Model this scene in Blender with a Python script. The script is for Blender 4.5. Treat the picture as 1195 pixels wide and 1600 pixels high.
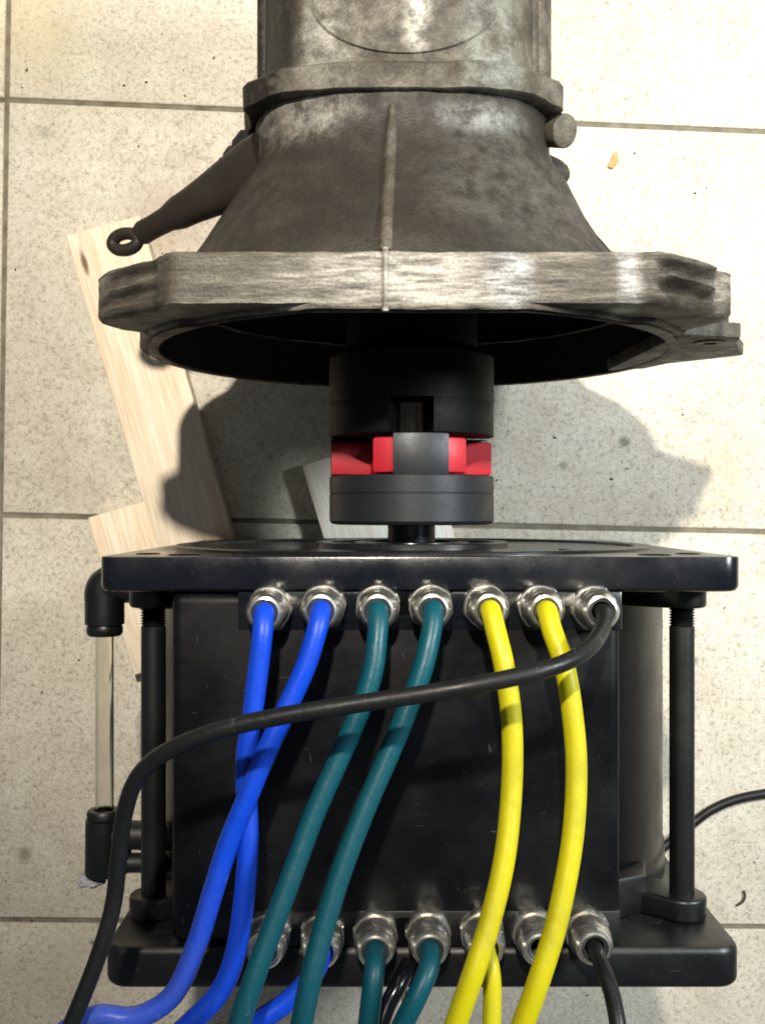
import bpy, bmesh, math, random
from mathutils import Vector, Matrix, noise as mnoise
R = math.radians
random.seed(7)
for o in list(bpy.data.objects): bpy.data.objects.remove(o)
scene = bpy.context.scene
C = scene.collection

# ------------------------------------------------------------------ camera
H = 0.905                    # camera height above the floor tiles (metres)
F = 1616.0                   # focal length in pixels of the 1195 x 1600 photograph
cam_d = bpy.data.cameras.new('camera')
cam = bpy.data.objects.new('camera', cam_d); C.objects.link(cam)
cam.location = (0, 0, H); cam.rotation_euler = (0, 0, 0)
cam_d.sensor_fit = 'VERTICAL'; cam_d.sensor_height = 24.0; cam_d.lens = 24.0 * F / 1600.0
cam_d.clip_start = 0.01; cam_d.clip_end = 50
scene.camera = cam

# ------------------------------------------------------------------ world, lamps, exposure
w = bpy.data.worlds.new('World'); scene.world = w; w.use_nodes = True
bg = w.node_tree.nodes['Background']
bg.inputs['Color'].default_value = (0.86, 0.93, 1.0, 1); bg.inputs['Strength'].default_value = 0.13
def lamp(name, kind, loc, power, color, size, target=None):
    d = bpy.data.lights.new(name, kind); o = bpy.data.objects.new(name, d); C.objects.link(o)
    o.location = loc; d.energy = power; d.color = color
    if kind == 'AREA':
        d.shape = 'DISK'; d.size = size
        o.rotation_euler = (Vector(target) - Vector(loc)).to_track_quat('-Z', 'Y').to_euler()
    else:
        d.shadow_soft_size = size
        d.spot_size = R(76); d.spot_blend = 1.0
        o.rotation_euler = (Vector(target) - Vector(loc)).to_track_quat('-Z', 'Y').to_euler()
    return o
lamp('ceiling_spot', 'SPOT', (-0.055, 0.67, 1.62), 178.0, (1.0, 0.925, 0.79), 0.030, (0.10, 0.42, 0.0))
lamp('right_area_light', 'AREA', (0.96, 0.36, 1.08), 22.0, (0.92, 0.99, 1.0), 0.24, (0.30, 0.25, 0.0))  # second lamp, cool and low on the right, out of view
scene.view_settings.view_transform = 'Standard'; scene.view_settings.look = 'None'
scene.view_settings.exposure = 0.0; scene.view_settings.gamma = 1.0
scene.view_settings.use_curve_mapping = False
scene.cycles.filter_width = 1.9

# ------------------------------------------------------------------ helpers
def at(px, py, d):           # a point of the photograph at distance d below the camera, in metres
    return Vector(((px - 597.5) / F * d, (800 - py) / F * d, H - d))

WL = {}
def thing(name, label, cat, loc=(0, 0, 0), group=None):
    o = bpy.data.objects.new(name, None); C.objects.link(o); o.location = loc
    o.empty_display_size = 0.03
    o['label'] = label; o['category'] = cat
    if group: o['group'] = group
    WL[o] = Vector(loc)
    return o
def tag(o, label, cat, group=None):
    o['label'] = label; o['category'] = cat
    if group: o['group'] = group
    return o
def obj(name, bm, m, parent=None, smooth=35, origin=None):
    """bm is in world coordinates; linked as one mesh object."""
    off = WL[parent].copy() if parent in WL else Vector(origin or (0, 0, 0))
    bmesh.ops.recalc_face_normals(bm, faces=bm.faces[:])
    bm.transform(Matrix.Translation(-off))
    me = bpy.data.meshes.new(name); bm.to_mesh(me); bm.free()
    if smooth:
        me.polygons.foreach_set('use_smooth', [True] * len(me.polygons))
        me.set_sharp_from_angle(angle=R(smooth))
    me.materials.append(m)
    o = bpy.data.objects.new(name, me); C.objects.link(o)
    if parent is not None:
        o.parent = parent; WL[o] = off
    else:
        o.location = off; WL[o] = off
    return o

def box(bm, x0, x1, y0, y1, z0, z1, bev=0.0, seg=2):
    r = bmesh.ops.create_cube(bm, size=1)
    vs = r['verts']
    for v in vs:
        v.co = Vector(((x0 + x1) / 2 + v.co.x * (x1 - x0), (y0 + y1) / 2 + v.co.y * (y1 - y0), (z0 + z1) / 2 + v.co.z * (z1 - z0)))
    if bev:
        es = list({e for v in vs for e in v.link_edges})
        bmesh.ops.bevel(bm, geom=es, offset=bev, segments=seg, affect='EDGES', profile=0.5)
    return bm
AX = {'X': Matrix(((0, 0, 1), (1, 0, 0), (0, 1, 0))), 'Y': Matrix(((0, 1, 0), (0, 0, 1), (1, 0, 0))), 'Z': Matrix.Identity(3)}
def lathe(bm, prof, center, axis='Z', n=48, hexed=(), rot=0.0):
    """prof: (radius, height along axis); a radius of 0 closes the end."""
    M = AX[axis] if isinstance(axis, str) else axis
    c = Vector(center); rings = []
    for i, (r, h) in enumerate(prof):
        if r < 1e-6:
            rings.append([bm.verts.new(c + M @ Vector((0, 0, h)))]); continue
        ring = []
        for k in range(n):
            a = 2 * math.pi * k / n + rot; rr = r
            if i in hexed:
                q = (a - rot) % (math.pi / 3) - math.pi / 6
                rr = min(r, r * 0.93 / math.cos(q))
            ring.append(bm.verts.new(c + M @ Vector((rr * math.cos(a), rr * math.sin(a), h))))
        rings.append(ring)
    for a, b in zip(rings, rings[1:]):
        if len(a) == 1 and len(b) == 1: continue
        for k in range(n):
            k2 = (k + 1) % n
            if len(a) == 1: bm.faces.new((a[0], b[k], b[k2]))
            elif len(b) == 1: bm.faces.new((a[k], a[k2], b[0]))
            else: bm.faces.new((a[k], a[k2], b[k2], b[k]))
    return bm
def cyl(bm, center, r, h0, h1, axis='Z', n=32, bev=0.0008):
    return lathe(bm, [(0, h0), (r - bev, h0), (r, h0 + bev), (r, h1 - bev), (r - bev, h1), (0, h1)], center, axis, n)
def prism(bm, pts, y0, y1, bev=0.0, seg=2):
    """polygon in (x, z) extruded along y"""
    a = [bm.verts.new((x, y0, z)) for x, z in pts]; b = [bm.verts.new((x, y1, z)) for x, z in pts]
    n = len(pts); f0 = bm.faces.new(a); f1 = bm.faces.new(b[::-1])
    for k in range(n): bm.faces.new((a[k], b[k], b[(k + 1) % n], a[(k + 1) % n]))
    bm.normal_update()
    if bev:
        es = list(f0.edges) + list(f1.edges)
        bmesh.ops.bevel(bm, geom=es, offset=bev, segments=seg, affect='EDGES', profile=0.5)
    return bm
def rrect(cx, cz, hx, hz, r, n=6):
    pts = []
    for sx, sz, a0 in ((1, 1, 0), (-1, 1, 90), (-1, -1, 180), (1, -1, 270)):
        for k in range(n + 1):
            a = R(a0 + 90 * k / n)
            pts.append((cx + sx * (hx - r) + r * math.cos(a), cz + sz * (hz - r) + r * math.sin(a)))
    return pts
def spline(pts, per=10):
    P = [Vector(p) for p in pts]; P = [2 * P[0] - P[1]] + P + [2 * P[-1] - P[-2]]
    out = []
    for i in range(1, len(P) - 2):
        p0, p1, p2, p3 = P[i - 1:i + 3]
        for k in range(per):
            t = k / per
            out.append(0.5 * ((2 * p1) + (p2 - p0) * t + (2 * p0 - 5 * p1 + 4 * p2 - p3) * t * t + (3 * p1 - p0 - 3 * p2 + p3) * t ** 3))
    out.append(P[-2]); return out
def sweep(bm, pts, r, n=16, per=10, smooth=True, cap=True):
    path = spline(pts, per) if smooth else [Vector(p) for p in pts]
    m = len(path); rr = r if callable(r) else (lambda t: r)
    T = [(path[min(i + 1, m - 1)] - path[max(i - 1, 0)]).normalized() for i in range(m)]
    u = T[0].orthogonal().normalized(); rings = []
    for i in range(m):
        u = (u - T[i] * u.dot(T[i])).normalized(); v = T[i].cross(u); q = rr(i / (m - 1))
        rings.append([bm.verts.new(path[i] + (u * math.cos(2 * math.pi * k / n) + v * math.sin(2 * math.pi * k / n)) * q) for k in range(n)])
    for a, b in zip(rings, rings[1:]):
        for k in range(n): bm.faces.new((a[k], a[(k + 1) % n], b[(k + 1) % n], b[k]))
    if cap:
        bm.faces.new(rings[0][::-1]); bm.faces.new(rings[-1])
    return bm
def loft(bm, rings, close0=False, close1=False):
    V = [[bm.verts.new(p) for p in r] for r in rings]
    for a, b in zip(V, V[1:]):
        n = len(a)
        for k in range(n): bm.faces.new((a[k], a[(k + 1) % n], b[(k + 1) % n], b[k]))
    if close0: bm.faces.new(V[0][::-1])
    if close1: bm.faces.new(V[-1])
    return bm
B = bmesh.new
def uneven(bm, amp, scale):
    """sand-cast unevenness: push the surface about by a smooth noise"""
    for v in bm.verts:
        v.co += mnoise.noise_vector(v.co * scale) * amp + mnoise.noise_vector(v.co * scale * 4.3) * amp * 0.35

# ------------------------------------------------------------------ materials
class NT:
    def __init__(s, name):
        s.m = bpy.data.materials.new(name); s.m.use_nodes = True; s.t = s.m.node_tree
        s.b = s.t.nodes['Principled BSDF']
        s.co = s.t.nodes.new('ShaderNodeTexCoord')
    def n(s, typ, **kw):
        x = s.t.nodes.new(typ)
        for k, v in kw.items():
            if k in x.inputs: x.inputs[k].default_value = v
            else: setattr(x, k, v)
        return x
    def l(s, a, b): s.t.links.new(a, b)
    def noise(s, scale, detail=4, rough=0.55, stretch=None, dist=0.0, vec=None):
        x = s.n('ShaderNodeTexNoise', Scale=scale, Detail=detail, Roughness=rough, Distortion=dist)
        src = vec or s.co.outputs['Object']
        if stretch:
            mp = s.n('ShaderNodeMapping'); mp.inputs['Scale'].default_value = stretch
            s.l(src, mp.inputs['Vector']); src = mp.outputs[0]
        s.l(src, x.inputs['Vector']); return x.outputs['Fac']
    def ramp(s, fac, stops):
        x = s.n('ShaderNodeValToRGB'); e = x.color_ramp.elements
        while len(e) < len(stops): e.new(0.5)
        for el, (p, c) in zip(e, stops):
            el.position = p; el.color = (c if len(c) == 4 else (*c, 1)) if hasattr(c, '__len__') else (c, c, c, 1)
        s.l(fac, x.inputs['Fac']); return x.outputs['Color']
    def mix(s, fac, a, b, mode='MIX'):
        x = s.n('ShaderNodeMix', data_type='RGBA', blend_type=mode)
        for v, i in ((fac, 0), (a, 6), (b, 7)):
            if hasattr(v, 'links'): s.l(v, x.inputs[i])
            else: x.inputs[i].default_value = v if i == 0 else (*v, 1)
        return x.outputs[2]
    def math(s, op, a, b=0.0):
        x = s.n('ShaderNodeMath', operation=op)
        for v, i in ((a, 0), (b, 1)):
            if hasattr(v, 'links'): s.l(v, x.inputs[i])
            else: x.inputs[i].default_value = v
        return x.outputs[0]
    def blob(s, c, r, soft, wob=0.02, scale=30, stretch=(1, 1, 1)):
        """1 inside a ragged patch round c (object space), 0 outside"""
        v = s.n('ShaderNodeVectorMath', operation='SUBTRACT'); s.l(s.co.outputs['Object'], v.inputs[0]); v.inputs[1].default_value = c
        q = s.n('ShaderNodeVectorMath', operation='MULTIPLY'); s.l(v.outputs[0], q.inputs[0]); q.inputs[1].default_value = stretch
        ln = s.n('ShaderNodeVectorMath', operation='LENGTH'); s.l(q.outputs[0], ln.inputs[0])
        nz = s.math('MULTIPLY', s.math('SUBTRACT', s.noise(scale, 5), 0.5), wob * 2)
        dd = s.math('ADD', ln.outputs['Value'], nz)
        mr = s.n('ShaderNodeMapRange'); mr.interpolation_type = 'SMOOTHSTEP'
        s.l(dd, mr.inputs['Value']); mr.inputs['From Min'].default_value = r - soft; mr.inputs['From Max'].default_value = r + soft
        mr.inputs['To Min'].default_value = 1; mr.inputs['To Max'].default_value = 0
        return mr.outputs[0]
    def bump(s, h, strength=0.3, dist=0.001):
        x = s.n('ShaderNodeBump', Strength=strength, Distance=dist); s.l(h, x.inputs['Height']); s.l(x.outputs[0], s.b.inputs['Normal'])
    def done(s, color=None, rough=None, metal=None, spec=None):
        for v, k in ((color, 'Base Color'), (rough, 'Roughness'), (metal, 'Metallic'), (spec, 'Specular IOR Level')):
            if v is None: continue
            if hasattr(v, 'links'): s.l(v, s.b.inputs[k])
            else: s.b.inputs[k].default_value = (*v, 1) if hasattr(v, '__len__') else v
        return s.m

def m_tile():
    t = NT('speckled_tile')
    oi = t.n('ShaderNodeObjectInfo'); off = t.n('ShaderNodeVectorMath', operation='ADD')
    sc_ = t.n('ShaderNodeVectorMath', operation='SCALE'); sc_.inputs[0].default_value = (3.1, 5.7, 1.3); t.l(oi.outputs['Random'], sc_.inputs['Scale'])
    t.l(t.co.outputs['Object'], off.inputs[0]); t.l(sc_.outputs[0], off.inputs[1]); v = off.outputs[0]
    big = t.noise(6, 5, vec=v); fine = t.noise(520, 3, 0.7, vec=v); mid = t.noise(250, 4, 0.7, vec=v); vein = t.noise(34, 7, 0.7, vec=v)
    c = t.ramp(big, [(0.3, (0.555, 0.515, 0.435)), (0.7, (0.68, 0.645, 0.56))])
    c = t.mix(0.45, c, t.ramp(vein, [(0.3, (0.70, 0.64, 0.56)), (0.6, (1, 1, 1))]), 'MULTIPLY')
    c = t.mix(0.85, c, t.ramp(mid, [(0.32, (0.50, 0.48, 0.44)), (0.46, (0.93, 0.92, 0.91)), (0.7, (1.12, 1.11, 1.1))]), 'MULTIPLY')
    c = t.mix(0.6, c, t.ramp(fine, [(0.33, (0.40, 0.39, 0.37)), (0.47, (1, 1, 1))]), 'MULTIPLY')
    c = t.mix(0.5, c, t.ramp(oi.outputs['Random'], [(0, (0.92, 0.91, 0.89)), (1, (1, 1, 1))]), 'MULTIPLY')
    fl_co = t.n('ShaderNodeNewGeometry').outputs['Position']
    keep = t.co; 
    class _O: outputs = {'Object': fl_co}
    t.co = _O                                                           # stains and marks lie across the whole floor
    for (px, py), r, k, col in FLOOR_MARKS:
        p = at(px, py, H); f = t.math('MULTIPLY', t.blob(tuple(p), r, r * 0.75, r * 0.7, 45), k)
        c = t.mix(f, c, col)
    dirt = t.ramp(t.noise(9, 6, 0.7), [(0.5, 0), (0.8, 1)])
    c = t.mix(t.math('MULTIPLY', dirt, 0.35), c, (0.40, 0.36, 0.29))
    t.co = keep
    t.bump(t.math('ADD', mid, fine), 0.45, 0.0009)
    return t.done(c, t.ramp(mid, [(0.3, 0.72), (0.7, 0.5)]), 0.0, 0.35)
FLOOR_MARKS = [((255, 350), 0.028, 0.5, (0.36, 0.27, 0.21)), ((40, 1335), 0.006, 0.8, (0.20, 0.15, 0.10)), ((975, 690), 0.004, 0.7, (0.10, 0.12, 0.07)),  # first entry: broad reddish-brown patch; the others are stains
          ((70, 208), 0.005, 0.5, (0.25, 0.24, 0.2)), ((1075, 420), 0.03, 0.25, (0.45, 0.36, 0.24)), ((1130, 735), 0.028, 0.35, (0.46, 0.37, 0.24)), ((945, 600), 0.02, 0.25, (0.5, 0.42, 0.28)),
          ((145, 1473), 0.002, 0.9, (0.06, 0.05, 0.04)), ((1085, 1033), 0.003, 0.7, (0.12, 0.11, 0.1)), ((90, 1520), 0.03, 0.3, (0.35, 0.30, 0.2)), ((40, 20), 0.05, 0.35, (0.62, 0.5, 0.25)), ((880, 727), 0.003, 0.6, (0.12, 0.14, 0.1))]
def m_grout():
    t = NT('grout')
    c = t.ramp(t.noise(60, 5), [(0.3, (0.12, 0.105, 0.075)), (0.7, (0.23, 0.21, 0.16))])
    t.bump(t.noise(300, 3), 0.5); return t.done(c, 0.95, 0, 0.1)
def m_wood(name='pine_wood', knot=None, tint=None):
    t = NT(name)
    g = t.noise(12, 5, 0.6, (9, 0.5, 9), 0.6); g2 = t.noise(90, 3, 0.6, (6, 0.25, 6))
    c = t.ramp(g, [(0.3, (0.74, 0.575, 0.41)), (0.5, (0.81, 0.705, 0.55)), (0.7, (0.86, 0.785, 0.65))])
    c = t.mix(0.35, c, t.ramp(g2, [(0.35, (0.6, 0.45, 0.3)), (0.6, (1, 1, 1))]), 'MULTIPLY')
    if tint: c = t.mix(1.0, c, tint, 'MULTIPLY')
    if knot:
        c = t.mix(t.math('MULTIPLY', t.blob((-0.0235, 0.152, 0.019), 0.005, 0.003, 0.003, 120, (2.2, 0.45, 0.3)), 0.85), c, (0.10, 0.05, 0.02))
        c = t.mix(t.blob(knot, 0.006, 0.004, 0.004, 90), c, (0.22, 0.09, 0.03))
        c = t.mix(t.math('MULTIPLY', t.blob(knot, 0.016, 0.014, 0.008, 60, (1, 0.6, 1)), 0.55), c, (0.55, 0.26, 0.08))
    t.bump(g2, 0.25); return t.done(c, 0.75, 0, 0.25)
def m_cast(name, dark, mid, light, lo, hi, patches=(), streak=None, fine=90, pc=(0.45, 0.43, 0.39), metal=0.08, rough=0.58):
    t = NT(name)
    n1 = t.noise(22, 7, 0.65, streak); n2 = t.noise(fine, 5, 0.7, streak); n3 = t.noise(600, 2)
    v = t.math('ADD', t.math('MULTIPLY', n1, 0.6), t.math('MULTIPLY', n2, 0.4))
    c = t.ramp(v, [(lo, dark), ((lo + hi) / 2, mid), (hi, light)])
    for p in patches:
        f = t.blob(*p[:4]) if len(p) < 6 else t.blob(p[0], p[1], p[2], p[3], 34, p[5])
        f = t.math('MULTIPLY', f, t.ramp(n2, [(0.38, 0.14), (0.62, 0.95)]))
        f = t.math('MULTIPLY', f, p[6] if len(p) > 6 else 0.8)
        c = t.mix(f, c, p[4] if len(p) > 4 and p[4] else pc)
    c = t.mix(0.55, c, t.ramp(n3, [(0.36, (0.62, 0.60, 0.57)), (0.52, (1, 1, 1)), (0.68, (1.3, 1.3, 1.3))]), 'MULTIPLY')
    t.bump(t.math('ADD', v, t.math('MULTIPLY', n3, 0.5)), 0.6, 0.0014)
    return t.done(c, t.ramp(n2, [(0.3, rough + 0.18), (0.7, rough - 0.1)]), metal, 0.4)
def m_black(name, base=(0.0035, 0.0038, 0.0045), rough=0.3, dust=0.5, scratch=True, spec=0.5):
    t = NT(name)
    d1 = t.noise(18, 6, 0.65); d2 = t.noise(500, 2, 0.6)
    c = t.mix(t.math('MULTIPLY', t.ramp(d1, [(0.42, 0), (0.75, 1)]), 0.35 * dust), base, (0.022, 0.022, 0.020))
    c = t.mix(t.math('MULTIPLY', t.ramp(d2, [(0.70, 0), (0.74, 1)]), 0.5 * dust), c, (0.05, 0.05, 0.046))
    if scratch:
        for st, sc in (((1, 14, 1), 70), ((9, 1, 4), 55)):
            s = t.noise(sc, 2, 0.5, st)
            c = t.mix(t.math('MULTIPLY', t.ramp(s, [(0.75, 0), (0.765, 1)]), 0.5 * dust), c, (0.12, 0.12, 0.115))
    t.bump(d2, 0.12, 0.0004)
    return t.done(c, t.ramp(d1, [(0.35, rough), (0.75, rough + 0.25)]), 0.0, spec)
def m_cable(name, col, pale=0.0, pos=None):
    t = NT(name)
    d = t.noise(35, 6, 0.65); s = t.noise(420, 2, 0.5)
    c = t.mix(t.ramp(d, [(0.35, 0.0), (0.8, 0.35)]), col, tuple(x * 0.55 + 0.02 for x in col))
    c = t.mix(t.math('MULTIPLY', t.ramp(s, [(0.75, 0), (0.79, 1)]), 0.22), c, (0.4, 0.4, 0.4))
    sc1 = t.noise(150, 3, 0.6, (1, 0.25, 1)); c = t.mix(t.math('MULTIPLY', t.ramp(sc1, [(0.64, 0), (0.74, 1)]), 0.22), c, (0.16, 0.16, 0.16))
    gr = t.noise(16, 5, 0.7); c = t.mix(t.math('MULTIPLY', t.ramp(gr, [(0.5, 0), (0.72, 1)]), 0.45), c, tuple(x * 0.35 for x in col))
    if pale:
        g = t.blob(pos, 0.062, 0.045, 0.02, 30)
        c = t.mix(t.math('MULTIPLY', g, t.ramp(t.noise(70, 5, 0.7), [(0.3, pale * 0.4), (0.65, pale)])), c, (0.12, 0.15, 0.26))
    t.bump(t.math('ADD', d, t.noise(140, 3)), 0.3, 0.0008)
    return t.done(c, t.ramp(gr, [(0.35, 0.32), (0.65, 0.55)]), 0, 0.3)
def m_plain(name, col, rough, metal=0.0, scale=60, var=0.35, spec=0.5, bump=0.1):
    t = NT(name); v = t.noise(scale, 5, 0.6)
    c = t.mix(t.ramp(v, [(0.35, 0), (0.7, 1)]), col, tuple(x * (1 - var) for x in col))
    t.bump(t.noise(scale * 5, 3), bump, 0.0006); return t.done(c, t.ramp(v, [(0.3, rough), (0.7, min(1, rough + 0.12))]), metal, spec)

GX, GY = 0.020, 0.191        # shaft axis: x and height
GLOC = (GX, 0.20, 0.0)       # gearbox origin
def gl(x, y, z): return (x - GLOC[0], y - GLOC[1], z - GLOC[2])
M = {}
M['tile'] = m_tile(); M['grout'] = m_grout()
M['wood'] = m_wood(); M['wood_pale'] = m_wood('pale_sawn_wood', None, (1.08, 1.2, 1.4)); M['wood_knot'] = m_wood('knotty_pine', (0.018, -0.128, 0.01))
M['cone'] = m_cast('grimy_aluminium', (0.010, 0.0078, 0.0054), (0.024, 0.0195, 0.0138), (0.046, 0.039, 0.029), 0.33, 0.67,
    patches=[(gl(0.068, 0.146, 0.345), 0.020, 0.008, 0.014, (0.010, 0.008, 0.006), (0.7, 1.0, 0.4), 0.9), (gl(0.080, 0.195, 0.32), 0.052, 0.022, 0.022, (0.085, 0.082, 0.068), (1.0, 1.0, 0.7), 0.7),
             (gl(-0.050, 0.245, 0.27), 0.020, 0.014, 0.014, (0.24, 0.225, 0.195), (0.7, 1.1, 0.5), 0.85),
             (gl(0.055, 0.238, 0.28), 0.010, 0.008, 0.010, (0.24, 0.245, 0.24), (0.4, 1.3, 0.5), 0.8)])
M['band'] = m_cast('scuffed_aluminium', (0.024, 0.019, 0.013), (0.092, 0.079, 0.061), (0.29, 0.265, 0.225), 0.37, 0.64, streak=(0.45, 3.0, 0.6), fine=95,
    patches=[(gl(0.060, 0.139, 0.359), 0.012, 0.006, 0.008, (0.022, 0.018, 0.013), (0.5, 1.3, 0.5), 0.95), (gl(0.015, 0.13, 0.36), 0.030, 0.022, 0.022, (0.46, 0.43, 0.38), (0.6, 0.7, 0.5), 0.75),
             (gl(0.068, 0.124, 0.36), 0.011, 0.006, 0.008, (0.50, 0.52, 0.54), (1, 0.6, 0.5), 0.8),
             (gl(0.131, 0.122, 0.35), 0.008, 0.005, 0.006, (0.52, 0.52, 0.51), (1.2, 0.35, 0.4), 0.85),
             (gl(-0.10, 0.125, 0.36), 0.035, 0.02, 0.015, (0.07, 0.062, 0.045), (0.9, 1, 0.5), 0.6)])
M['case'] = m_cast('stained_shaded_aluminium', (0.022, 0.018, 0.012), (0.066, 0.056, 0.041), (0.15, 0.135, 0.108), 0.34, 0.66,
    patches=[(gl(0.022, 0.305, 0.29), 0.012, 0.006, 0.014, (0.70, 0.67, 0.58), (1.3, 0.5, 0.6), 0.85),
             (gl(0.065, 0.280, 0.285), 0.018, 0.012, 0.016, (0.20, 0.225, 0.205), (1.0, 0.5, 0.6), 0.75),
             (gl(-0.085, 0.32, 0.235), 0.046, 0.014, 0.012, (0.014, 0.012, 0.009), (1.0, 0.3, 0.8), 2.2),  # shade on the case's left side, painted into the colour
             (gl(-0.035, 0.285, 0.285), 0.018, 0.01, 0.02, (0.26, 0.245, 0.21), (1.2, 0.6, 0.6), 0.7)])
M['rim'] = m_cast('shaded_rim_casting', (0.016, 0.013, 0.010), (0.045, 0.039, 0.030), (0.10, 0.09, 0.075), 0.36, 0.64)  # darker than the band: shade on the mouth's front face is painted in
M['inside'] = m_plain('grimy_shaded_casting', (0.005, 0.0048, 0.0045), 0.8, 0, 40, 0.4, 0.2)  # near-black colour holds grime and the shade inside bell and bolt holes
M['lever'] = m_plain('oily_steel', (0.034, 0.027, 0.020), 0.5, 0.4, 50, 0.5)
M['rubber'] = m_plain('dusty_rubber', (0.008, 0.008, 0.010), 0.6, 0, 80, 0.3, 0.35)
M['bolt'] = m_plain('dull_bolt_steel', (0.22, 0.20, 0.17), 0.5, 0.7, 90, 0.5)
M['black'] = m_black('black_painted_metal', rough=0.32)
M['cover'] = m_black('smudged_black_cover', (0.0016, 0.0019, 0.0030), 0.30, 0.6, spec=0.24)
M['tubeblack'] = m_black('satin_black_tube', (0.0022, 0.0024, 0.0030), 0.24, 0.1, False, spec=0.12)
M['plate'] = m_black('black_anodised_plate', (0.0035, 0.0045, 0.0075), 0.13, 0.7)
M['face'] = m_black('machined_black_face', (0.006, 0.006, 0.0065), 0.20, 0.45, spec=0.8)
M['fitting'] = m_black('black_plastic', (0.004, 0.0048, 0.0048), 0.34, 0.2, False)
M['hub'] = m_plain('dark_anodised_hub', (0.019, 0.021, 0.0245), 0.40, 0.4, 120, 0.2)
M['hub_dark'] = m_plain('shaded_hub_steel', (0.0018, 0.0019, 0.0024), 0.5, 0.0, 120, 0.2, 0.15)  # blackened to paint in the bell's shade on the upper coupling half
M['red'] = m_plain('red_polyurethane', (0.38, 0.009, 0.019), 0.42, 0, 60, 0.2, 0.45)
M['steel'] = m_plain('worn_shaft_steel', (0.55, 0.50, 0.43), 0.4, 0.1, 80, 0.4)
M['shaft'] = m_plain('dark_shaft_steel', (0.035, 0.035, 0.04), 0.28, 0.7, 80, 0.3)
M['nickel'] = m_plain('nickel_plate', (0.80, 0.77, 0.70), 0.2, 0.94, 110, 0.3, 0.5, 0.05)
M['seal'] = m_plain('grey_seal', (0.05, 0.055, 0.06), 0.6)
M['blue'] = m_cable('blue_cable_jacket', (0.0015, 0.047, 0.50))
M['blue_pale'] = m_cable('dusty_blue_cable_jacket', (0.0015, 0.047, 0.50), 0.6, (-0.110, -0.178, 0.095))
M['teal'] = m_cable('teal_cable_jacket', (0.0005, 0.062, 0.086))
M['yellow'] = m_cable('yellow_cable_jacket', (0.52, 0.46, 0.004))
M['cord'] = m_cable('black_cable_jacket', (0.006, 0.0065, 0.007))
M['shiny_cord'] = m_plain('glossy_black_jacket', (0.004, 0.005, 0.009), 0.15, 0)
M['chip'] = m_plain('wood_chip', (0.62, 0.36, 0.14), 0.8, 0, 90, 0.4)
M['crumb'] = m_plain('brown_crumb', (0.06, 0.045, 0.035), 0.9)
M['fluff'] = m_plain('grey_fluff', (0.42, 0.42, 0.46), 0.9)
def m_tube():
    t = NT('clear_tube_plastic'); t.b.inputs['Transmission Weight'].default_value = 1.0; t.b.inputs['IOR'].default_value = 1.30
    c = t.ramp(t.noise(40, 3), [(0.3, (0.93, 0.91, 0.87)), (0.7, (0.97, 0.96, 0.94))])
    return t.done(c, 0.08)
M['tube'] = m_tube()

# ------------------------------------------------------------------ the floor: grout bed and tiles
bm = B(); box(bm, -1.5, 1.5, -1.5, 1.5, -0.03, -0.0022)
floor = obj('floor', bm, M['grout'], smooth=0); floor['kind'] = 'structure'
rows = [(-1790, -1690), (-1145, -1055), (-500, -425), (155, 205), (805, 831), (1438, 1449), (2070, 2068), (2705, 2690), (3340, 3312)]
cols = [(-1912, -1930), (-1272, -1292), (-630, -652), (13, -12), (655, 630), (1296, 1272), (1936, 1914), (2576, 2556), (3216, 3196)]
def corner(i, j):
    l, r = rows[i]; a, b = cols[j]; y = (l + r) / 2
    for _ in range(4):
        x = a + (b - a) * y / 1600.0; y = l + (r - l) * x / 1195.0
    return at(x, y, H)
g = 0.0021
for i in range(len(rows) - 1):
    for j in range(len(cols) - 1):
        tl, tr, bl, br = corner(i, j), corner(i, j + 1), corner(i + 1, j), corner(i + 1, j + 1)
        cen = (tl + tr + bl + br) / 4
        P = [tl + Vector((g, -g, 0)), tr + Vector((-g, -g, 0)), br + Vector((-g, g, 0)), bl + Vector((g, g, 0))]
        bm = B(); top = [bm.verts.new((p.x, p.y, 0)) for p in P]; bot = [bm.verts.new((p.x, p.y, -0.008)) for p in P]
        f = bm.faces.new(top[::-1])
        for k in range(4): bm.faces.new((top[k], top[(k + 1) % 4], bot[(k + 1) % 4], bot[k]))
        bmesh.ops.bevel(bm, geom=list(f.edges), offset=0.0016, segments=2, affect='EDGES', profile=0.5)
        bm.transform(Matrix.Translation(-cen))
        t = obj('tile', bm, M['tile'], smooth=50)
        t.parent = floor; t.location = cen + Vector((0, 0, random.uniform(-0.0003, 0.0)))

# ------------------------------------------------------------------ wooden boards on the floor
BT = 0.0195
def board(name, label, px0, px1, width, mat, group, cut=0.0, z0=0.0006):
    a = at(*px0, H - BT); b = at(*px1, H - BT); L = (a - b).length; c = (a + b) / 2
    ang = math.atan2(a.y - b.y, a.x - b.x) - math.pi / 2
    bm = B(); bm2 = box(bm, -width / 2, width / 2, -L / 2, L / 2, 0, BT - z0, 0.0012, 2)
    for v in bm.verts:
        if v.co.y > 0: v.co.y += cut * v.co.x
        v.co.x += 0.0007 * math.sin(v.co.y * 40)
    me_o = obj(name, bm, mat, smooth=40); me_o.location = (c.x, c.y, z0); me_o.rotation_euler = (0, 0, ang)
    return tag(me_o, label, 'board', group)
WG = 'pine boards lying on the tiled floor'
board('wooden_board', 'long pale pine board with a brown knot running from the clutch lever to the motor', (160, 352), (343, 975), 0.0655, M['wood_knot'], WG, -0.02)
board('wooden_board', 'short pine board end jutting out left of the knotty board beside the black elbow fitting', (181, 796), (254, 1042), 0.0505, M['wood'], WG)
board('wooden_board', 'pine board under the motor with its end just showing behind the grey coupling', (565, 699), (790, 1450), 0.108, M['wood_pale'], WG, 0.0)
bm = B()
p = [at(949, 262, H), at(962, 236, H), at(966, 252, H), at(955, 264, H)]
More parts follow.
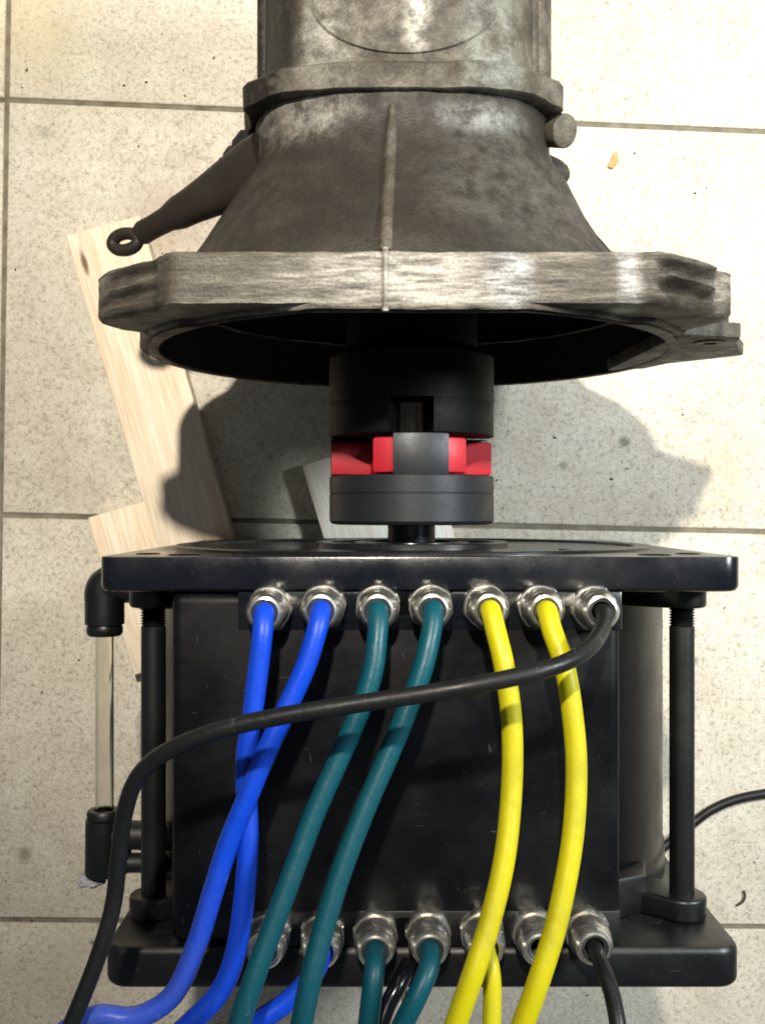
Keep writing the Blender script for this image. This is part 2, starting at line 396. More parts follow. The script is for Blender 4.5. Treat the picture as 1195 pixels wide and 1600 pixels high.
lo = [bm.verts.new((q.x, q.y, 0.0003)) for q in p]; hi = [bm.verts.new((q.x, q.y, 0.0024 + 0.001 * (k % 2))) for k, q in enumerate(p)]
bm.faces.new(lo); bm.faces.new(hi)
for k in range(4): bm.faces.new((lo[k], lo[(k + 1) % 4], hi[(k + 1) % 4], hi[k]))
tag(obj('wood_chip', bm, M['chip'], smooth=0), 'tiny orange wood splinter on the bright tile right of the gearbox', 'wood chip')
bm = B(); sweep(bm, [at(1150, 1415, H - 0.0012), at(1160, 1408, H - 0.0015), at(1163, 1399, H - 0.0016), at(1161, 1392, H - 0.0012)], lambda t: 0.0013 - 0.0006 * abs(t - 0.4), 8, 4)
tag(obj('twig', bm, M['crumb']), 'tiny bent dark twig on the tile right of the motor', 'twig')

# ------------------------------------------------------------------ gearbox
gb = thing('gearbox', 'worn grimy aluminium gearbox with open bell housing and a clutch lever', 'gearbox', GLOC)
NP = 480
def polar(y, fr, cx=GX, cz=GY, n=NP):
    out = []
    for k in range(n):
        a = 360.0 * k / n; r = fr(a); out.append((cx + r * math.cos(R(a)), y, cz + r * math.sin(R(a))))
    return out
def sm(a, lo, hi):
    t = max(0.0, min(1.0, (a - lo) / (hi - lo))); return t * t * (3 - 2 * t)
TOP = 0.167
def flange_r(a, ear, groove=0.0, low=0.182):
    sn = math.sin(R(a)); flat = TOP / sn if sn > 0.3 else 9
    inn = sm(a, 52, 56) * (1 - sm(a, 130, 134))                         # the band between the two corners
    er = sm(a, 27.5, 31.5) * (1 - sm(a, 54, 55)) + sm(a, 131, 132) * (1 - sm(a, 151.5, 156.5))
    gv = sm(a, 36, 37.2) * (1 - sm(a, 50, 54)) + 0.42 * sm(a, 132, 136) * (1 - sm(a, 143, 149))
    ear += 0.0035 * (1 - sm(a, 40, 50)) + 0.0030 * sm(a, 136, 146)
    step = 0.0075 * math.exp(-((a - 36.6) / 1.1) ** 2) + 0.0055 * math.exp(-((a - 134.2) / 1.2) ** 2)
    base = low + (ear - low) * min(1, er) - groove * gv - (step if ear > 0.1999 else 0)
    return base + (min(flat, 0.2125) - base) * inn
def soft(fr, wdt=1.2):
    return lambda a: sum(fr((a + q * wdt) % 360) * k for q, k in ((-1.5, .1), (-0.75, .2), (0, .4), (0.75, .2), (1.5, .1)))
# (y, ear radius, groove depth, inset)
prof = [(0.1106, 0.205, 0, 0), (0.1114, 0.2095, 0, 0), (0.1135, 0.2115, 0.0005, 0)]
for k in range(21):
    y = 0.1150 + 0.0205 * k / 20; prof.append((y, 0.2120, 0.0105 * (0.5 - 0.5 * math.cos(4 * math.pi * k / 20)) ** 0.8, 0))
prof += [(0.1365, 0.2125, 0, 0), (0.1377, 0.2115, 0, -0.0006), (0.1384, 0.2085, 0, -0.0028)]
def mouth_r(a, r=0.1705): return min(r, 0.1605 / max(0.05, math.sin(R(a)))) if 0 < a < 180 else r
bm = B(); rings = []
def rim_r(a, e): return min(flange_r(a, 0.184), 0.1765 if 45 < a < 138 else 0.184) + e
for y, e in ((0.1082, -0.0045), (0.1076, -0.0012), (0.1086, 0.0), (0.1102, 0.0003)):
    rings.append(polar(y, soft(lambda a: rim_r(a, e))))
for y, e, gq, d in prof: rings.append(polar(y, soft(lambda a: flange_r(a, e, gq) + d)))
rings.append(polar(0.1386, lambda a: 0.150))
loft(bm, rings); uneven(bm, 0.0009, 38); fl = obj('mounting_flange', bm, M['band'], gb, 48)
bm = B(); loft(bm, [polar(0.1130, lambda a: mouth_r(a) - 0.001), polar(0.1068, lambda a: mouth_r(a)), polar(0.1064, lambda a: mouth_r(a) + 0.0008)] + [polar(y, soft(lambda a: rim_r(a, e))) for y, e in ((0.1066, -0.0046), (0.1084, -0.0042))])
obj('mouth_rim', bm, M['rim'], fl, 40)
# cone of the bell, outside and inside
def sup(y, hx, ht, hb, n, cx=GX):
    def fr(a):
        c, s = math.cos(R(a)), math.sin(R(a)); hz = ht if s > 0 else hb
        return (abs(c / hx) ** n + abs(s / hz) ** n) ** (-1.0 / n)
    return polar(y, fr, cx)
secs = [(0.1375, 0.168, 0.163, 0.165, 2.0, 0.020), (0.145, 0.160, 0.160, 0.160, 2.0, 0.016), (0.152, 0.153, 0.1545, 0.156, 2.0, 0.014), (0.170, 0.138, 0.1400, 0.147, 2.1, 0.013), (0.190, 0.124, 0.1240, 0.137, 2.2, 0.013),
        (0.210, 0.112, 0.1090, 0.128, 2.4, 0.0145), (0.224, 0.102, 0.1010, 0.12, 2.6, 0.0135), (0.234, 0.0985, 0.0975, 0.115, 2.8, 0.013), (0.242, 0.0980, 0.0970, 0.11, 2.9, 0.013), (0.2515, 0.0975, 0.0965, 0.11, 3.0, 0.013)]
bm = B(); loft(bm, [sup(*s) for s in secs]); uneven(bm, 0.0010, 30); obj('bell_housing', bm, M['cone'], gb, 60)
bm = B(); loft(bm, [polar(0.1075, lambda a: mouth_r(a) - 0.0002), polar(0.125, lambda a: mouth_r(a, 0.1645) - 0.001), polar(0.150, lambda a: 0.150), polar(0.19, lambda a: 0.118), polar(0.225, lambda a: 0.09), polar(0.232, lambda a: 0.05)], close1=True)
obj('bell_interior', bm, M['inside'], gb, 50)
# casting rib along the top of the bell
def cone_top(y):
    for (a, b) in zip(secs, secs[1:]):
        if a[0] <= y <= b[0]:
            t = (y - a[0]) / (b[0] - a[0]); return GY + a[2] + (b[2] - a[2]) * t
bm = B(); pts = []
for k in range(13):
    y = 0.139 + (0.243 - 0.139) * k / 12; pts.append((0.0015 + 0.0045 * k / 12, y, cone_top(y) - 0.0005))
sweep(bm, pts, lambda t: 0.0036 if t < 0.9 else 0.0036 - 0.012 * (t - 0.9), 14, 4); obj('casting_rib', bm, M['case'], gb, 60)
bm = B(); sweep(bm, [(0.0015, 0.1065, GY + 0.1660), (0.0015, 0.12, GY + TOP), (0.0015, 0.136, GY + TOP), (0.0015, 0.1395, GY + TOP - 0.001)], 0.0018, 10, 4); obj('casting_seam', bm, M['band'], gb, 60)
# gear case and its flange
def case_r(y, k=1.0):
    def fr(a):
        c, q = abs(math.cos(R(a))), math.sin(R(a))
        r = ((c / 0.0935) ** 2.2 + (abs(q) / (0.118 if q > 0 else 0.10)) ** 2.2) ** (-1 / 2.2)
        return min(r, 0.0925 / q if q > 0.2 else 9) * k
    return polar(y, soft(fr, 3), 0.013)
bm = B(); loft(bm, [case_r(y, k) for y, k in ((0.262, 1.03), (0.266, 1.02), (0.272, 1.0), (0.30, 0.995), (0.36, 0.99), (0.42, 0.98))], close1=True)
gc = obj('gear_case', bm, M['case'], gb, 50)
def wavy(y, hx, ht):
    def fr(a):
        c, s = math.cos(R(a)), math.sin(R(a))
        r = (abs(c / hx) ** 4 + abs(s / ht) ** 4) ** (-1 / 4)
        for b in (18, 34, 146, 168): r += 0.0065 * math.exp(-((a - b) / 5.0) ** 2)
        return r
    return polar(y, fr, 0.013)
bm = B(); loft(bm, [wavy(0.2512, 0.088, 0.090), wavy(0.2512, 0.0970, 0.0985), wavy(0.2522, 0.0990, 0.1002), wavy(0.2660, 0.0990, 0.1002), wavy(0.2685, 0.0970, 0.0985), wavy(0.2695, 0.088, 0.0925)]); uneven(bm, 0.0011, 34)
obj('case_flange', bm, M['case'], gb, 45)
def sec_pt(a, hx, ht, y, n=3.2, extra=0.0):
    c, s = math.cos(R(a)), math.sin(R(a)); r = (abs(c / hx) ** n + abs(s / ht) ** n) ** (-1 / n) + extra
    return Vector((0.013 + r * c, y, GY + r * s))
for a in (20, 168):                                          # bolts of the case flange
    p = sec_pt(a, 0.0990, 0.1002, 0.0, extra=-0.001)
    bm = B(); lathe(bm, [(0, 0.269), (0.0066, 0.269), (0.0066, 0.2745), (0.0058, 0.2755), (0, 0.2758)], (p.x, 0, p.z), 'Y', 24, (1, 2, 3))
    b = obj('bolt', bm, M['bolt'], gb, 30)
    bm = B(); cyl(bm, (p.x, 0, p.z), 0.0042, 0.2440, 0.2511, 'Y', 20); obj('bolt_end', bm, M['lever'], b, 30)
for a, h in ((36, 0.0042), (22, 0.0065), (8, 0.009), (160, 0.006)):                 # ribs along the case
    bm = B(); p = sec_pt(a, 0.0925, 0.112, 0, 2.2); n = Vector((math.cos(R(a)), 0, math.sin(R(a))))
    sweep(bm, [(p.x, 0.2645, p.z), (p.x, 0.30, p.z), (p.x, 0.34, p.z), (p.x, 0.40, p.z)], h, 10, 3); obj('case_rib', bm, M['case'], gb, 60)
# oval raised pad on top of the case
bm = B(); pts = []
for k in range(64):
    a = 2 * math.pi * k / 64; pts.append((0.0135 + 0.056 * math.cos(a), 0.3050 + 0.0300 * math.sin(a)))
zt = GY + 0.0905
v0 = [bm.verts.new((x, y, zt - 0.01)) for x, y in pts]; v1 = [bm.verts.new((x, y, zt + 0.0022)) for x, y in pts]
v2 = [bm.verts.new((0.0135 + (x - 0.0135) * 0.975, 0.3050 + (y - 0.3050) * 0.975, zt + 0.0032)) for x, y in pts]
for A_, B_ in ((v0, v1), (v1, v2)):
    for k in range(64): bm.faces.new((A_[k], A_[(k + 1) % 64], B_[(k + 1) % 64], B_[k]))
bm.faces.new(v2); obj('raised_pad', bm, M['case'], gb, 40)
# oil sump that carries the box on the floor
bm = B(); box(bm, -0.055, 0.085, 0.275, 0.41, 0.0008, 0.12, 0.006); obj('oil_sump', bm, M['cone'], gb)
# breather stub on the right shoulder
d = (at(884, 205, 0.655) - at(846, 203, 0.672)); a0 = at(846, 203, 0.672)
bm = B(); sweep(bm, [a0, a0 + d * 0.5, a0 + d * 0.86, a0 + d * 0.97, a0 + d * 1.0], lambda t: 0.0105 if t < 0.7 else 0.0105 - 0.012 * (t - 0.7), 20, 6); obj('pivot_stub', bm, M['case'], gb, 50)
bm = B(); a1 = at(862, 270, 0.70)
sweep(bm, [a1 + Vector((-0.03, 0.01, 0)), a1, a1 + Vector((0.006, -0.002, -0.004))], lambda t: 0.011 - 0.004 * t * t, 14, 5); obj('side_boss', bm, M['case'], gb, 60)
# clutch lever with its rubber boot and eye
A0, A1 = at(408, 262, 0.670), at(228, 361, 0.715)
bm = B()
ax = (A1 - A0).normalized(); side = Vector((0, 0, 1)).cross(ax).normalized(); up = ax.cross(side)
rings = []
for t, wd, th in ((-0.06, 0.021, 0.015), (0.06, 0.0205, 0.014), (0.16, 0.0190, 0.0130), (0.30, 0.0165, 0.012), (0.45, 0.0138, 0.011), (0.60, 0.0118, 0.010), (0.70, 0.0112, 0.009), (0.80, 0.0084, 0.008), (0.93, 0.0078, 0.007), (1.03, 0.0084, 0.0055), (1.08, 0.0065, 0.004)):
    c = A0 + (A1 - A0) * t
    rings.append([c + side * wd * math.copysign(abs(math.cos(q)) ** 0.85, math.cos(q)) + up * th * math.copysign(abs(math.sin(q)) ** 0.85, math.sin(q)) for q in [2 * math.pi * k / 24 for k in range(24)]])
loft(bm, rings, True, True); lv = obj('clutch_lever', bm, M['lever'], gb, 50)
ec = at(196, 378, 0.722); bm = B(); pts = []
for k in range(33):
    q = 2 * math.pi * k / 32; pts.append(ec + Vector((0.0098 * math.cos(q), 0.0058 * math.sin(q), 0.004 * math.cos(q))))
sweep(bm, pts, 0.0044, 12, smooth=False, cap=False); bmesh.ops.remove_doubles(bm, verts=bm.verts[:], dist=1e-6); obj('lever_eye', bm, M['lever'], lv, 60)
bm = B(); rings = []
rb0 = at(418, 254, 0.690); rb1 = at(354, 302, 0.706); rx = (rb1 - rb0).normalized(); rs = Vector((0, 0, 1)).cross(rx).normalized(); ru = rx.cross(rs)
for t, wd in ((-0.2, 0.020), (0.1, 0.0270), (0.30, 0.0262), (0.38, 0.0228), (0.46, 0.0252), (0.60, 0.0238), (0.68, 0.0205), (0.76, 0.0215), (0.9, 0.0195), (0.98, 0.0170), (1.0, 0.012)):
    c = rb0 + (rb1 - rb0) * t
    rings.append([c + rs * (wd * math.cos(q) * (1 + 0.05 * math.sin(3 * q + 5 * t))) + ru * wd * 0.7 * math.sin(q) for q in [2 * math.pi * k / 36 for k in range(36)]])
loft(bm, rings, True, True); obj('rubber_boot', bm, M['rubber'], gb, 60)
# starter pocket lip on the right of the mouth
def tail(pts, y0, y1, bev): return prism(B(), [(GX + x, GY + z) for x, z in pts], y0, y1, bev)
obj('starter_lip', tail([(0.160, 0.088), (0.200, 0.078), (0.2055, 0.055), (0.2200, 0.020), (0.2260, 0.008), (0.2245, 0.004), (0.186, -0.034), (0.176, -0.060), (0.150, -0.070)][::-1], 0.1071, 0.1165, 0.0012), M['case'], gb, 40)
bm = B(); c = Vector((GX + 0.186, 0, GY + 0.062)); lathe(bm, [(0.0045, 0.106), (0.010, 0.106), (0.0115, 0.1075), (0.0115, 0.125), (0.0045, 0.125), (0.0045, 0.106)], c, 'Y', 28); obj('bolt_boss', bm, M['case'], gb, 40)
# input shaft
bm = B(); rings = []
for y in (0.052, 0.0535, 0.20, 0.24):
    q = 0.0160 if y > 0.053 else 0.0148
    rings.append([(GX + (q - (0.0012 if k % 4 < 2 else 0)) * math.cos(2 * math.pi * k / 80), y, GY + (q - (0.0012 if k % 4 < 2 else 0)) * math.sin(2 * math.pi * k / 80)) for k in range(80)])
loft(bm, rings, True, True); obj('input_shaft', bm, M['steel'], gb, 25)

# ------------------------------------------------------------------ jaw coupling
RC = 0.0565
def sector(bm, a0, a1, r0, r1, y0, y1, bev=0.0006):
    n = max(4, int((a1 - a0) / 4)); pts = []
    for k in range(n + 1):
        a = R(a0 + (a1 - a0) * k / n); pts.append((GX + r1 * math.cos(a), GY + r1 * math.sin(a)))
    for k in range(n, -1, -1):
        a = R(a0 + (a1 - a0) * k / n); pts.append((GX + r0 * math.cos(a), GY + r0 * math.sin(a)))
    return prism(bm, pts, y0, y1, bev)
AXC = (GX, 0, GY)
CG = 'halves of the jaw coupling'
lc = thing('coupling_half', 'dark grey coupling half on the motor shaft with one jaw standing between red pads', 'coupling', (GX, -0.0088, GY), CG)
bm = B(); lathe(bm, [(0.0165, -0.0086), (0.052, -0.0086), (0.0548, -0.0080), (RC, -0.0060), (RC, 0.0116), (RC - 0.0006, 0.0120), (RC - 0.0006, 0.0125), (RC, 0.0129), (RC, 0.0236), (RC - 0.0008, 0.0243), (0.0165, 0.0243), (0.0165, -0.0086)], AXC, 'Y', 96)
obj('hub', bm, M['hub'], lc, 30)
for a in (85, 205, 325): obj('jaw', sector(B(), a - 18.5, a + 18.5, 0.030, RC - 0.0002, 0.0236, 0.0508, 0.0008), M['hub'], lc, 30)
sp = B(); lathe(sp, [(0.0195, 0.0246), (0.0278, 0.0246), (0.0285, 0.0255), (0.0285, 0.0475), (0.0278, 0.0484), (0.0195, 0.0484), (0.0195, 0.0246)], AXC, 'Y', 64)
spo = thing('coupling_spider', 'bright red rubber coupling insert with pads either side of the grey jaw', 'coupling insert', (GX, 0.0246, GY))
obj('insert_ring', sp, M['red'], spo, 40)
for a in (85, 205, 325):
    for s in (-1, 1):
        lo_, hi_ = sorted((a + s * 18.9, a + s * 33)); obj('pad', sector(B(), lo_, hi_, 0.0280, RC - 0.0012, 0.0252, 0.0482, 0.0018), M['red'], spo, 40)
uc = thing('coupling_half', 'darkly shaded coupling half on the gearbox shaft inside the bell mouth', 'coupling', (GX, 0.105, GY), CG)
bm = B(); lathe(bm, [(0.0165, 0.0740), (RC, 0.0740), (RC, 0.100), (RC, 0.1045), (0.045, 0.112), (0.045, 0.135), (0.0165, 0.135), (0.0165, 0.0740)], AXC, 'Y', 96); obj('hub', bm, M['hub_dark'], uc, 30)
for a in (32, 152, 272): obj('jaw', sector(B(), a - 45, a + 45, 0.030, RC - 0.0002, 0.0512, 0.0745, 0.0008), M['hub_dark'], uc, 30)

# ------------------------------------------------------------------ electric motor
FZ = 0.360; HX = 0.1700
em = thing('electric_motor', 'black double ended electric motor lying on its side with two rows of cable glands', 'motor', (GX, -0.137, 0.0205))
bm = B(); prism(bm, rrect(GX, GY, HX, HX, 0.010), -0.0422, -0.0236, 0.0)
f = [fc for fc in bm.faces if abs(fc.normal.y) > 0.9 and fc.calc_center_median().y < -0.04]
bmesh.ops.bevel(bm, geom=list(f[0].edges), offset=0.0035, segments=3, affect='EDGES', profile=0.5)
f = [fc for fc in bm.faces if abs(fc.normal.y) > 0.9 and fc.calc_center_median().y > -0.024]
bmesh.ops.bevel(bm, geom=list(f[0].edges), offset=0.0006, segments=2, affect='EDGES', profile=0.5)
pl = obj('drive_end_plate', bm, M['plate'], em, 30)
bm = B(); lathe(bm, [(0.160, -0.0236), (0.160, -0.0222), (0.1592, -0.0217), (0.150, -0.0217), (0.1492, -0.0222), (0.1492, -0.0236)], AXC, 'Y', 128); obj('outer_ring', bm, M['face'], pl, 30)
bm = B(); lathe(bm, [(0.066, -0.0236), (0.066, -0.0208), (0.0652, -0.0202), (0.058, -0.0202), (0.0572, -0.0208), (0.0572, -0.0225), (0.040, -0.0225), (0.0395, -0.0206), (0.0335, -0.0200), (0.0330, -0.0225), (0.0165, -0.0225)], AXC, 'Y', 96); obj('pilot_ring', bm, M['face'], pl, 30)
for sx in (-1, 1):
    for dx, dz, r in ((0.1515, 0.133, 0.0055), (0.128, 0.150, 0.0075)):
        bm = B(); c = (GX + sx * dx, 0, GY + dz); lathe(bm, [(r, -0.02335), (r + 0.0008, -0.0231), (r + 0.0016, -0.02335), (r, -0.02335), (r * 0.98, -0.0234), (0, -0.0234)], c, 'Y', 28); obj('bolt_hole', bm, M['inside'], pl, 40)
for dx, dz in ((0.07, 0.128), (0.04, 0.112), (-0.055, 0.125), (-0.09, 0.10), (0.09, 0.09)):
    bm = B(); lathe(bm, [(0.0042, -0.0236), (0.0042, -0.0226), (0.0036, -0.0222), (0.002, -0.0222), (0.002, -0.0232), (0, -0.0232)], (GX + dx, 0, GY + dz), 'Y', 20); obj('screw', bm, M['face'], pl, 40)
bm = B(); prism(bm, rrect(GX + 0.0012, GY, HX - 0.0012, HX, 0.013), -0.2513, -0.2293, 0.004, 3)
rp = obj('rear_plate', bm, M['black'], em, 30)
for sx, dx, dz, r in ((1, 0.128, 0.128, 0.0095), (-1, 0.142, 0.140, 0.010)):
    bm = B(); c = (GX + sx * dx, 0, GY + dz); lathe(bm, [(r + 0.0016, -0.2296), (r + 0.0008, -0.2288), (r, -0.2290), (r * 0.9, -0.2291), (0, -0.2291)], c, 'Y', 28); obj('bolt_hole', bm, M['inside'], rp, 40)
# housing tube and end castings
bm = B(); lathe(bm, [(0.10, -0.0420), (0.1685, -0.0420), (0.1685, -0.0535), (0.1672, -0.0545), (0.1672, -0.2135), (0.1685, -0.2145), (0.1685, -0.2295), (0.10, -0.2295)], AXC, 'Y', 160)
hs = obj('housing', bm, M['tubeblack'], em, 30)
bm = B(); box(bm, -0.0765, 0.1265, -0.0628, -0.0420, 0.30, FZ - 0.0012, 0.0012); obj('terminal_strip', bm, M['plate'], em)
bm = B(); box(bm, -0.0780, 0.1255, -0.2296, -0.2105, 0.30, FZ - 0.0010, 0.0012); obj('terminal_strip', bm, M['black'], em)
bm = B(); box(bm, -0.1120, 0.1262, -0.2290, -0.0425, 0.300, FZ - 0.0016, 0.006, 4); obj('terminal_cover', bm, M['cover'], em)
# tie rods with their lugs
for sx in (-1, 1):
    for sz in (1, -1):
        x, z = GX + sx * 0.150, GY + sz * 0.126
        bm = B(); pr = [(0, -0.230), (0.0070, -0.230), (0.0070, -0.0650), (0.0064, -0.0645)]
        y = -0.0642
        while y < -0.0425: pr += [(0.0058, y), (0.0074, y + 0.0008)]; y += 0.0016
        pr += [(0.006, y), (0, y)]
        lathe(bm, pr, (x, 0, z), 'Y', 24)
        rod = obj('tie_rod', bm, M['fitting'], em, 30)
        for y0, y1 in ((-0.0540, -0.0421), (-0.2294, -0.2163)):
            rr = 0.0135; dirv = Vector((GX - x, 0, GY - z)).normalized(); sd = Vector((-dirv.z, 0, dirv.x)); pts = []
            for k in range(13):
                a = R(90 + 180 * k / 12); q = Vector((x, 0, z)) + sd * rr * math.sin(a) + dirv * rr * math.cos(a); pts.append((q.x, q.z))
            for s, l_ in ((-1.15, 0.05), (1.15, 0.05)):
                q = Vector((x, 0, z)) + sd * rr * s + dirv * l_; pts.append((q.x, q.z))
            bm = B(); prism(bm, pts, y0, y1, 0.0022, 3); obj('rod_lug', bm, M['black'], em, 35)
# gusset by the right lower lug
bm = B(); prism(bm, [(0.118, 0.33), (0.150, 0.315), (0.158, 0.28), (0.11, 0.26)], -0.2293, -0.2065, 0.002); obj('gusset', bm, M['black'], em, 35)
# shaft
bm = B(); lathe(bm, [(0, -0.0400), (0.0163, -0.0400), (0.0163, 0.020), (0, 0.020)], AXC, 'Y', 64); obj('output_shaft', bm, M['shaft'], em, 30)
# nickel cable glands: nut, dome and seal, one by one
GT = [(413, 958), (501, 955), (590, 955), (676, 954), (766, 954), (854, 955), (941, 956)]
GB = [(412, 1490), (500, 1490), (586, 1489), (672, 1487), (760, 1487), (845, 1486), (930, 1484)]
gpos = {'t': [], 'b': []}; gland0 = None
for row, lst in (('t', GT), ('b', GB)):
    for i, (px, py) in enumerate(lst):
        p = at(px, py, 0.519); zb = FZ - 0.0016; gpos[row].append(Vector((p.x, p.y, FZ)))
        if gland0 is None:
            bm = B(); lathe(bm, [(0, 0), (0.0122, 0), (0.0122, 0.0055), (0.0113, 0.0066), (0.0092, 0.0068), (0.0092, 0.0085), (0.0070, 0.0086)], (p.x, p.y, zb), 'Z', 72, (1, 2))
            gn = obj('cable_gland', bm, M['nickel'], em, 25); gn.location = Vector((p.x, p.y, zb)) - WL[em]
            gn.data.transform(Matrix.Translation(-gn.location))
            bm = B(); lathe(bm, [(0.0095, 0.0085), (0.0106, 0.0088), (0.0110, 0.0098), (0.0110, 0.0165), (0.0104, 0.0198), (0.0098, 0.0212), (0.0099, 0.0222), (0.0093, 0.0245), (0.0080, 0.0262), (0.0069, 0.0266), (0.0064, 0.0260), (0.0062, 0.0200)], (0, 0, 0), 'Z', 72, (2, 3))
            dm = obj('dome_nut', bm, M['nickel'], None, 25); dm.parent = gn
            bm = B(); lathe(bm, [(0.0063, 0.0250), (0.0057, 0.0256), (0.0050, 0.0250), (0.0050, 0.018)], (0, 0, 0), 'Z', 40)
            se = obj('seal', bm, M['seal'], None, 40); se.parent = gn
            gland0 = (gn, dm, se)
        else:
            gn = gland0[0].copy(); C.objects.link(gn); gn.parent = em; gn.location = Vector((p.x, p.y, zb)) - WL[em]
            for s_ in gland0[1:]:
                q = s_.copy(); C.objects.link(q); q.parent = gn
        gn.rotation_euler = (0, 0, R([0, 11, 25, 38, 17, 52, 6][i] + (20 if row == 'b' else 0)))
# coolant pipe on the left: elbow, clear tube, lower fitting
DT = 0.650; tx = at(164, 900, DT).x; tz = H - DT
ye = at(164, 912, DT).y
bm = B(); sweep(bm, [(-0.150, ye, tz), (-0.160, ye, tz), (tx + 0.004, ye - 0.0005, tz), (tx, ye - 0.0045, tz), (tx, ye - 0.013, tz), (tx, at(0, 975, DT).y, tz)], lambda t: 0.0122, 24, 6)
sweep(bm, [(-0.125, ye - 0.006, tz), (-0.152, ye - 0.006, tz)], 0.0100, 20, 2)
e1 = obj('elbow_fitting', bm, M['fitting'], em, 50)
bm = B(); lathe(bm, [(0.0060, at(0, 994, DT).y), (0.0098, at(0, 993, DT).y), (0.0112, at(0, 988, DT).y), (0.0112, at(0, 981, DT).y), (0.0105, at(0, 975, DT).y), (0.0060, at(0, 975, DT).y)], (tx, 0, tz), 'Y', 32); obj('collar', bm, M['fitting'], e1, 40)
bm = B(); y0, y1 = at(0, 1275, DT).y, at(0, 985, DT).y
lathe(bm, [(0.0058, y0), (0.0058, y1), (0.0047, y1), (0.0047, y0), (0.0058, y0)], (tx, 0, tz), 'Y', 40); obj('clear_tube', bm, M['tube'], em, 50)
bm = B(); ya, yb = at(0, 1366, DT).y, at(0, 1280, DT).y
lathe(bm, [(0, ya), (0.0108, ya), (0.0116, ya + 0.001), (0.0112, yb), (0.0100, yb + 0.0006), (0, yb + 0.0008)], (tx - 0.0006, 0, tz), 'Y', 32)
yc = at(0, 1303, DT).y; sweep(bm, [(tx, yc, tz), (-0.120, yc - 0.002, tz)], 0.0090, 20, 2)
yc = at(0, 1348, DT).y; sweep(bm, [(tx, yc, tz), (-0.135, yc, tz)], 0.0062, 20, 2)
x2 = at(203, 0, DT).x; box(bm, tx, x2, at(0, 1364, DT).y, at(0, 1286, DT).y, tz - 0.008, tz + 0.008, 0.003)
e2 = obj('elbow_fitting', bm, M['fitting'], em, 50)
bm = B(); lathe(bm, [(0.0060, yb + 0.0062), (0.0096, yb + 0.006), (0.0104, yb + 0.0045), (0.0104, yb + 0.0012), (0.0094, yb + 0.0004), (0.0060, yb + 0.0004)], (tx - 0.0006, 0, tz), 'Y', 32); obj('collar', bm, M['fitting'], e2, 40)
bm = B(); bmesh.ops.create_icosphere(bm, subdivisions=3, radius=1)
for v in bm.verts:
    n_ = 1 + 0.25 * math.sin(7 * v.co.x + 3 * v.co.z) * math.cos(9 * v.co.y); v.co = Vector((v.co.x * 0.0085, v.co.y * 0.0042, v.co.z * 0.006)) * n_ + at(143, 1377, DT)
obj('tape_wrap', bm, M['fluff'], e2, 60)

# ------------------------------------------------------------------ cables
PG = 'thick motor power cables'
def cable(name, label, start, pts, r, mat, group, cat='cable'):
    P = []
    if start is not None:
        P = [start + Vector((0, 0, 0.010)), start + Vector((0, 0, 0.0225)), start + Vector((0, -0.0006, 0.0285))]
    P += [at(*p) for p in pts]
    o = obj(name, sweep(B(), P, r, 20, 9), mat, None, 70, origin=P[0])
    return tag(o, label, cat, group)
T, Bm = gpos['t'], gpos['b']; rw = 0.0052
cable('power_cable', 'blue cable from the leftmost upper gland, running straight down behind its crossing twin', T[0], [(410, 990, 0.5112), (403, 1050, 0.5100), (394, 1120, 0.5092), (384, 1190, 0.5088), (386, 1260, 0.5082), (388, 1320, 0.5062), (382, 1400, 0.5038), (368, 1490, 0.5002), (342, 1552, 0.4978), (296, 1600, 0.4958), (240, 1650, 0.4958)], rw, M['blue'], PG)
cable('power_cable', 'blue cable from second upper gland crossing over its twin, dusty pale at lower left', T[1], [(495, 985, 0.5108), (478, 1040, 0.5082), (449, 1105, 0.5058), (418, 1170, 0.5032), (390, 1238, 0.5022), (357, 1318, 0.5018), (331, 1400, 0.4998), (306, 1480, 0.4978), (270, 1555, 0.4958), (212, 1590, 0.4945), (150, 1588, 0.4945), (100, 1612, 0.4958)], rw, M['blue_pale'], PG)
cable('power_cable', 'teal cable from the third upper gland, the left one of the upper teal pair', T[2], [(590, 985, 0.5110), (582, 1050, 0.5055), (560, 1115, 0.5020), (530, 1185, 0.4985), (492, 1270, 0.4935), (455, 1370, 0.4865), (420, 1465, 0.4795), (388, 1555, 0.4730), (362, 1640, 0.4705)], rw, M['teal'], PG)
cable('power_cable', 'teal cable from the fourth upper gland, the right one of the upper teal pair', T[3], [(674, 985, 0.5110), (660, 1045, 0.5055), (636, 1110, 0.5020), (607, 1180, 0.4980), (570, 1265, 0.4925), (532, 1365, 0.4855), (503, 1460, 0.4785), (482, 1545, 0.4725), (464, 1640, 0.4705)], rw, M['teal'], PG)
cable('power_cable', 'yellow cable from the fifth upper gland, the left one of the long yellow pair', T[4], [(774, 985, 0.5110), (788, 1045, 0.5040), (799, 1130, 0.5000), (799, 1230, 0.4955), (788, 1340, 0.4865), (765, 1440, 0.4780), (738, 1525, 0.4705), (705, 1620, 0.4680)], rw, M['yellow'], PG)
cable('power_cable', 'yellow cable from the sixth upper gland, bowed outermost to the right', T[5], [(862, 985, 0.5110), (881, 1040, 0.5040), (893, 1110, 0.5000), (900, 1200, 0.4955), (894, 1310, 0.4875), (872, 1430, 0.4780), (842, 1530, 0.4705), (810, 1620, 0.4680)], rw, M['yellow'], PG)
CG2 = 'black signal cables'
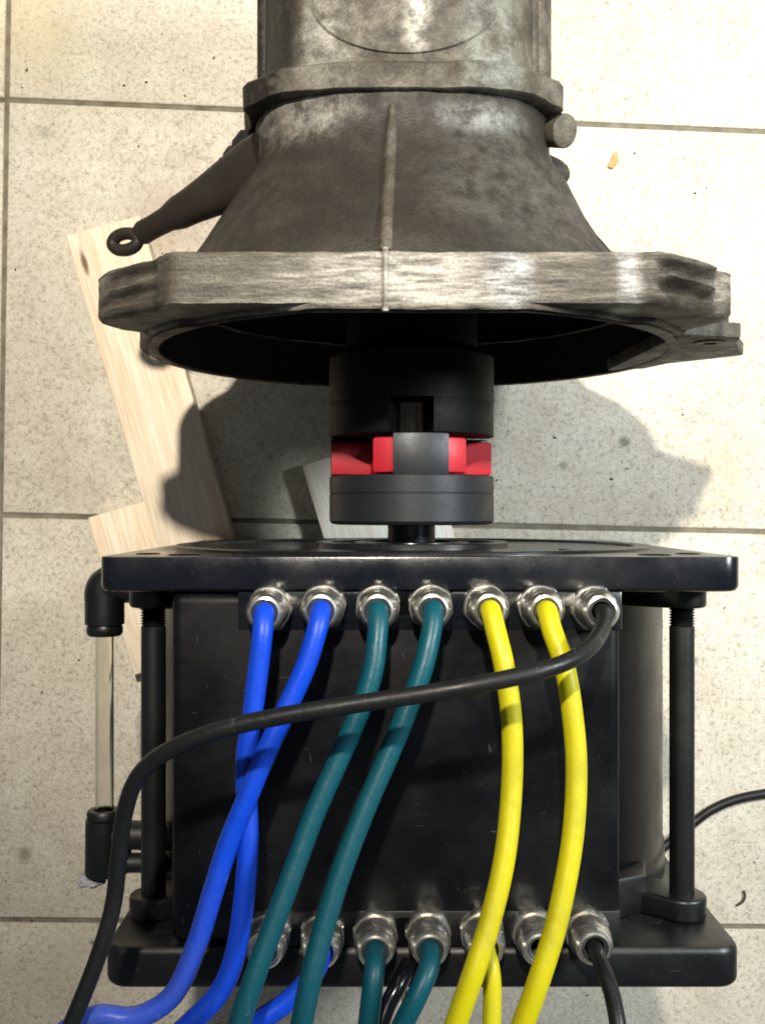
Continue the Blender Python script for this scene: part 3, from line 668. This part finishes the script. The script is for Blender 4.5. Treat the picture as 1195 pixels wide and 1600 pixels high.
cable('signal_cable', 'black cable from the rightmost upper gland sweeping across all the coloured cables', T[6], [(940, 982, 0.502), (918, 1014, 0.480), (870, 1040, 0.465), (790, 1061, 0.457), (690, 1080, 0.455), (570, 1098, 0.456), (450, 1117, 0.457), (345, 1140, 0.460), (265, 1172, 0.466), (217, 1212, 0.474), (195, 1270, 0.482), (186, 1340, 0.487), (176, 1420, 0.488), (150, 1505, 0.485), (112, 1600, 0.48), (90, 1650, 0.48)], 0.0040, M['cord'], CG2)
cable('signal_cable', 'black cable hanging from the rightmost lower gland', Bm[6], [(942, 1515, 0.500), (956, 1555, 0.49), (966, 1610, 0.48), (968, 1650, 0.48)], 0.0040, M['cord'], CG2)
cable('power_cable', 'short teal cable dropping straight down from the third lower gland', Bm[2], [(585, 1515, 0.508), (580, 1560, 0.503), (571, 1640, 0.50)], rw, M['teal'], PG)
cable('power_cable', 'short teal cable from the fourth lower gland slanting down to the left', Bm[3], [(669, 1515, 0.508), (652, 1555, 0.502), (625, 1610, 0.50), (612, 1650, 0.50)], rw, M['teal'], PG)
cable('power_cable', 'short blue cable from the second lower gland slanting down left behind the teal cables', Bm[1], [(494, 1513, 0.512), (475, 1540, 0.510), (440, 1572, 0.508), (390, 1605, 0.505), (350, 1640, 0.50)], rw, M['blue'], PG)
cable('power_cable', 'short yellow cable hanging from the fifth lower gland beside the long yellow one', Bm[4], [(766, 1512, 0.512), (769, 1555, 0.508), (766, 1650, 0.50)], 0.0046, M['yellow'], PG)
cable('signal_cable', 'glossy black cable curving between the two short teal cables', None, [(640, 1505, 0.54), (622, 1540, 0.53), (604, 1575, 0.525), (590, 1620, 0.52), (585, 1660, 0.52)], 0.0044, M['shiny_cord'], CG2)
cable('signal_cable', 'thin black cable lying on the tiles right of the motor', None, [(940, 1400, 0.880), (1010, 1345, 0.893), (1075, 1292, H - 0.0042), (1110, 1266, H - 0.0042), (1150, 1249, H - 0.0042), (1200, 1239, H - 0.0042), (1280, 1230, H - 0.0042)], 0.0040, M['cord'], CG2)

# fine grit scattered over the tiles
rnd = random.Random(11); bm = B()
for k in range(260):
    x, y = rnd.uniform(-0.36, 0.36), rnd.uniform(-0.47, 0.47); q = 0.0003 + 0.0007 * rnd.random() ** 3
    mt = Matrix.Translation((x, y, q * 0.5)) @ Matrix.Rotation(rnd.uniform(0, 6.28), 4, 'Z') @ Matrix.Diagonal((q * rnd.uniform(0.8, 2.2), q, q * 0.7, 1))
    bmesh.ops.create_icosphere(bm, subdivisions=1, radius=1, matrix=mt)
gr_ = obj('grit', bm, M['crumb']); gr_['kind'] = 'stuff'
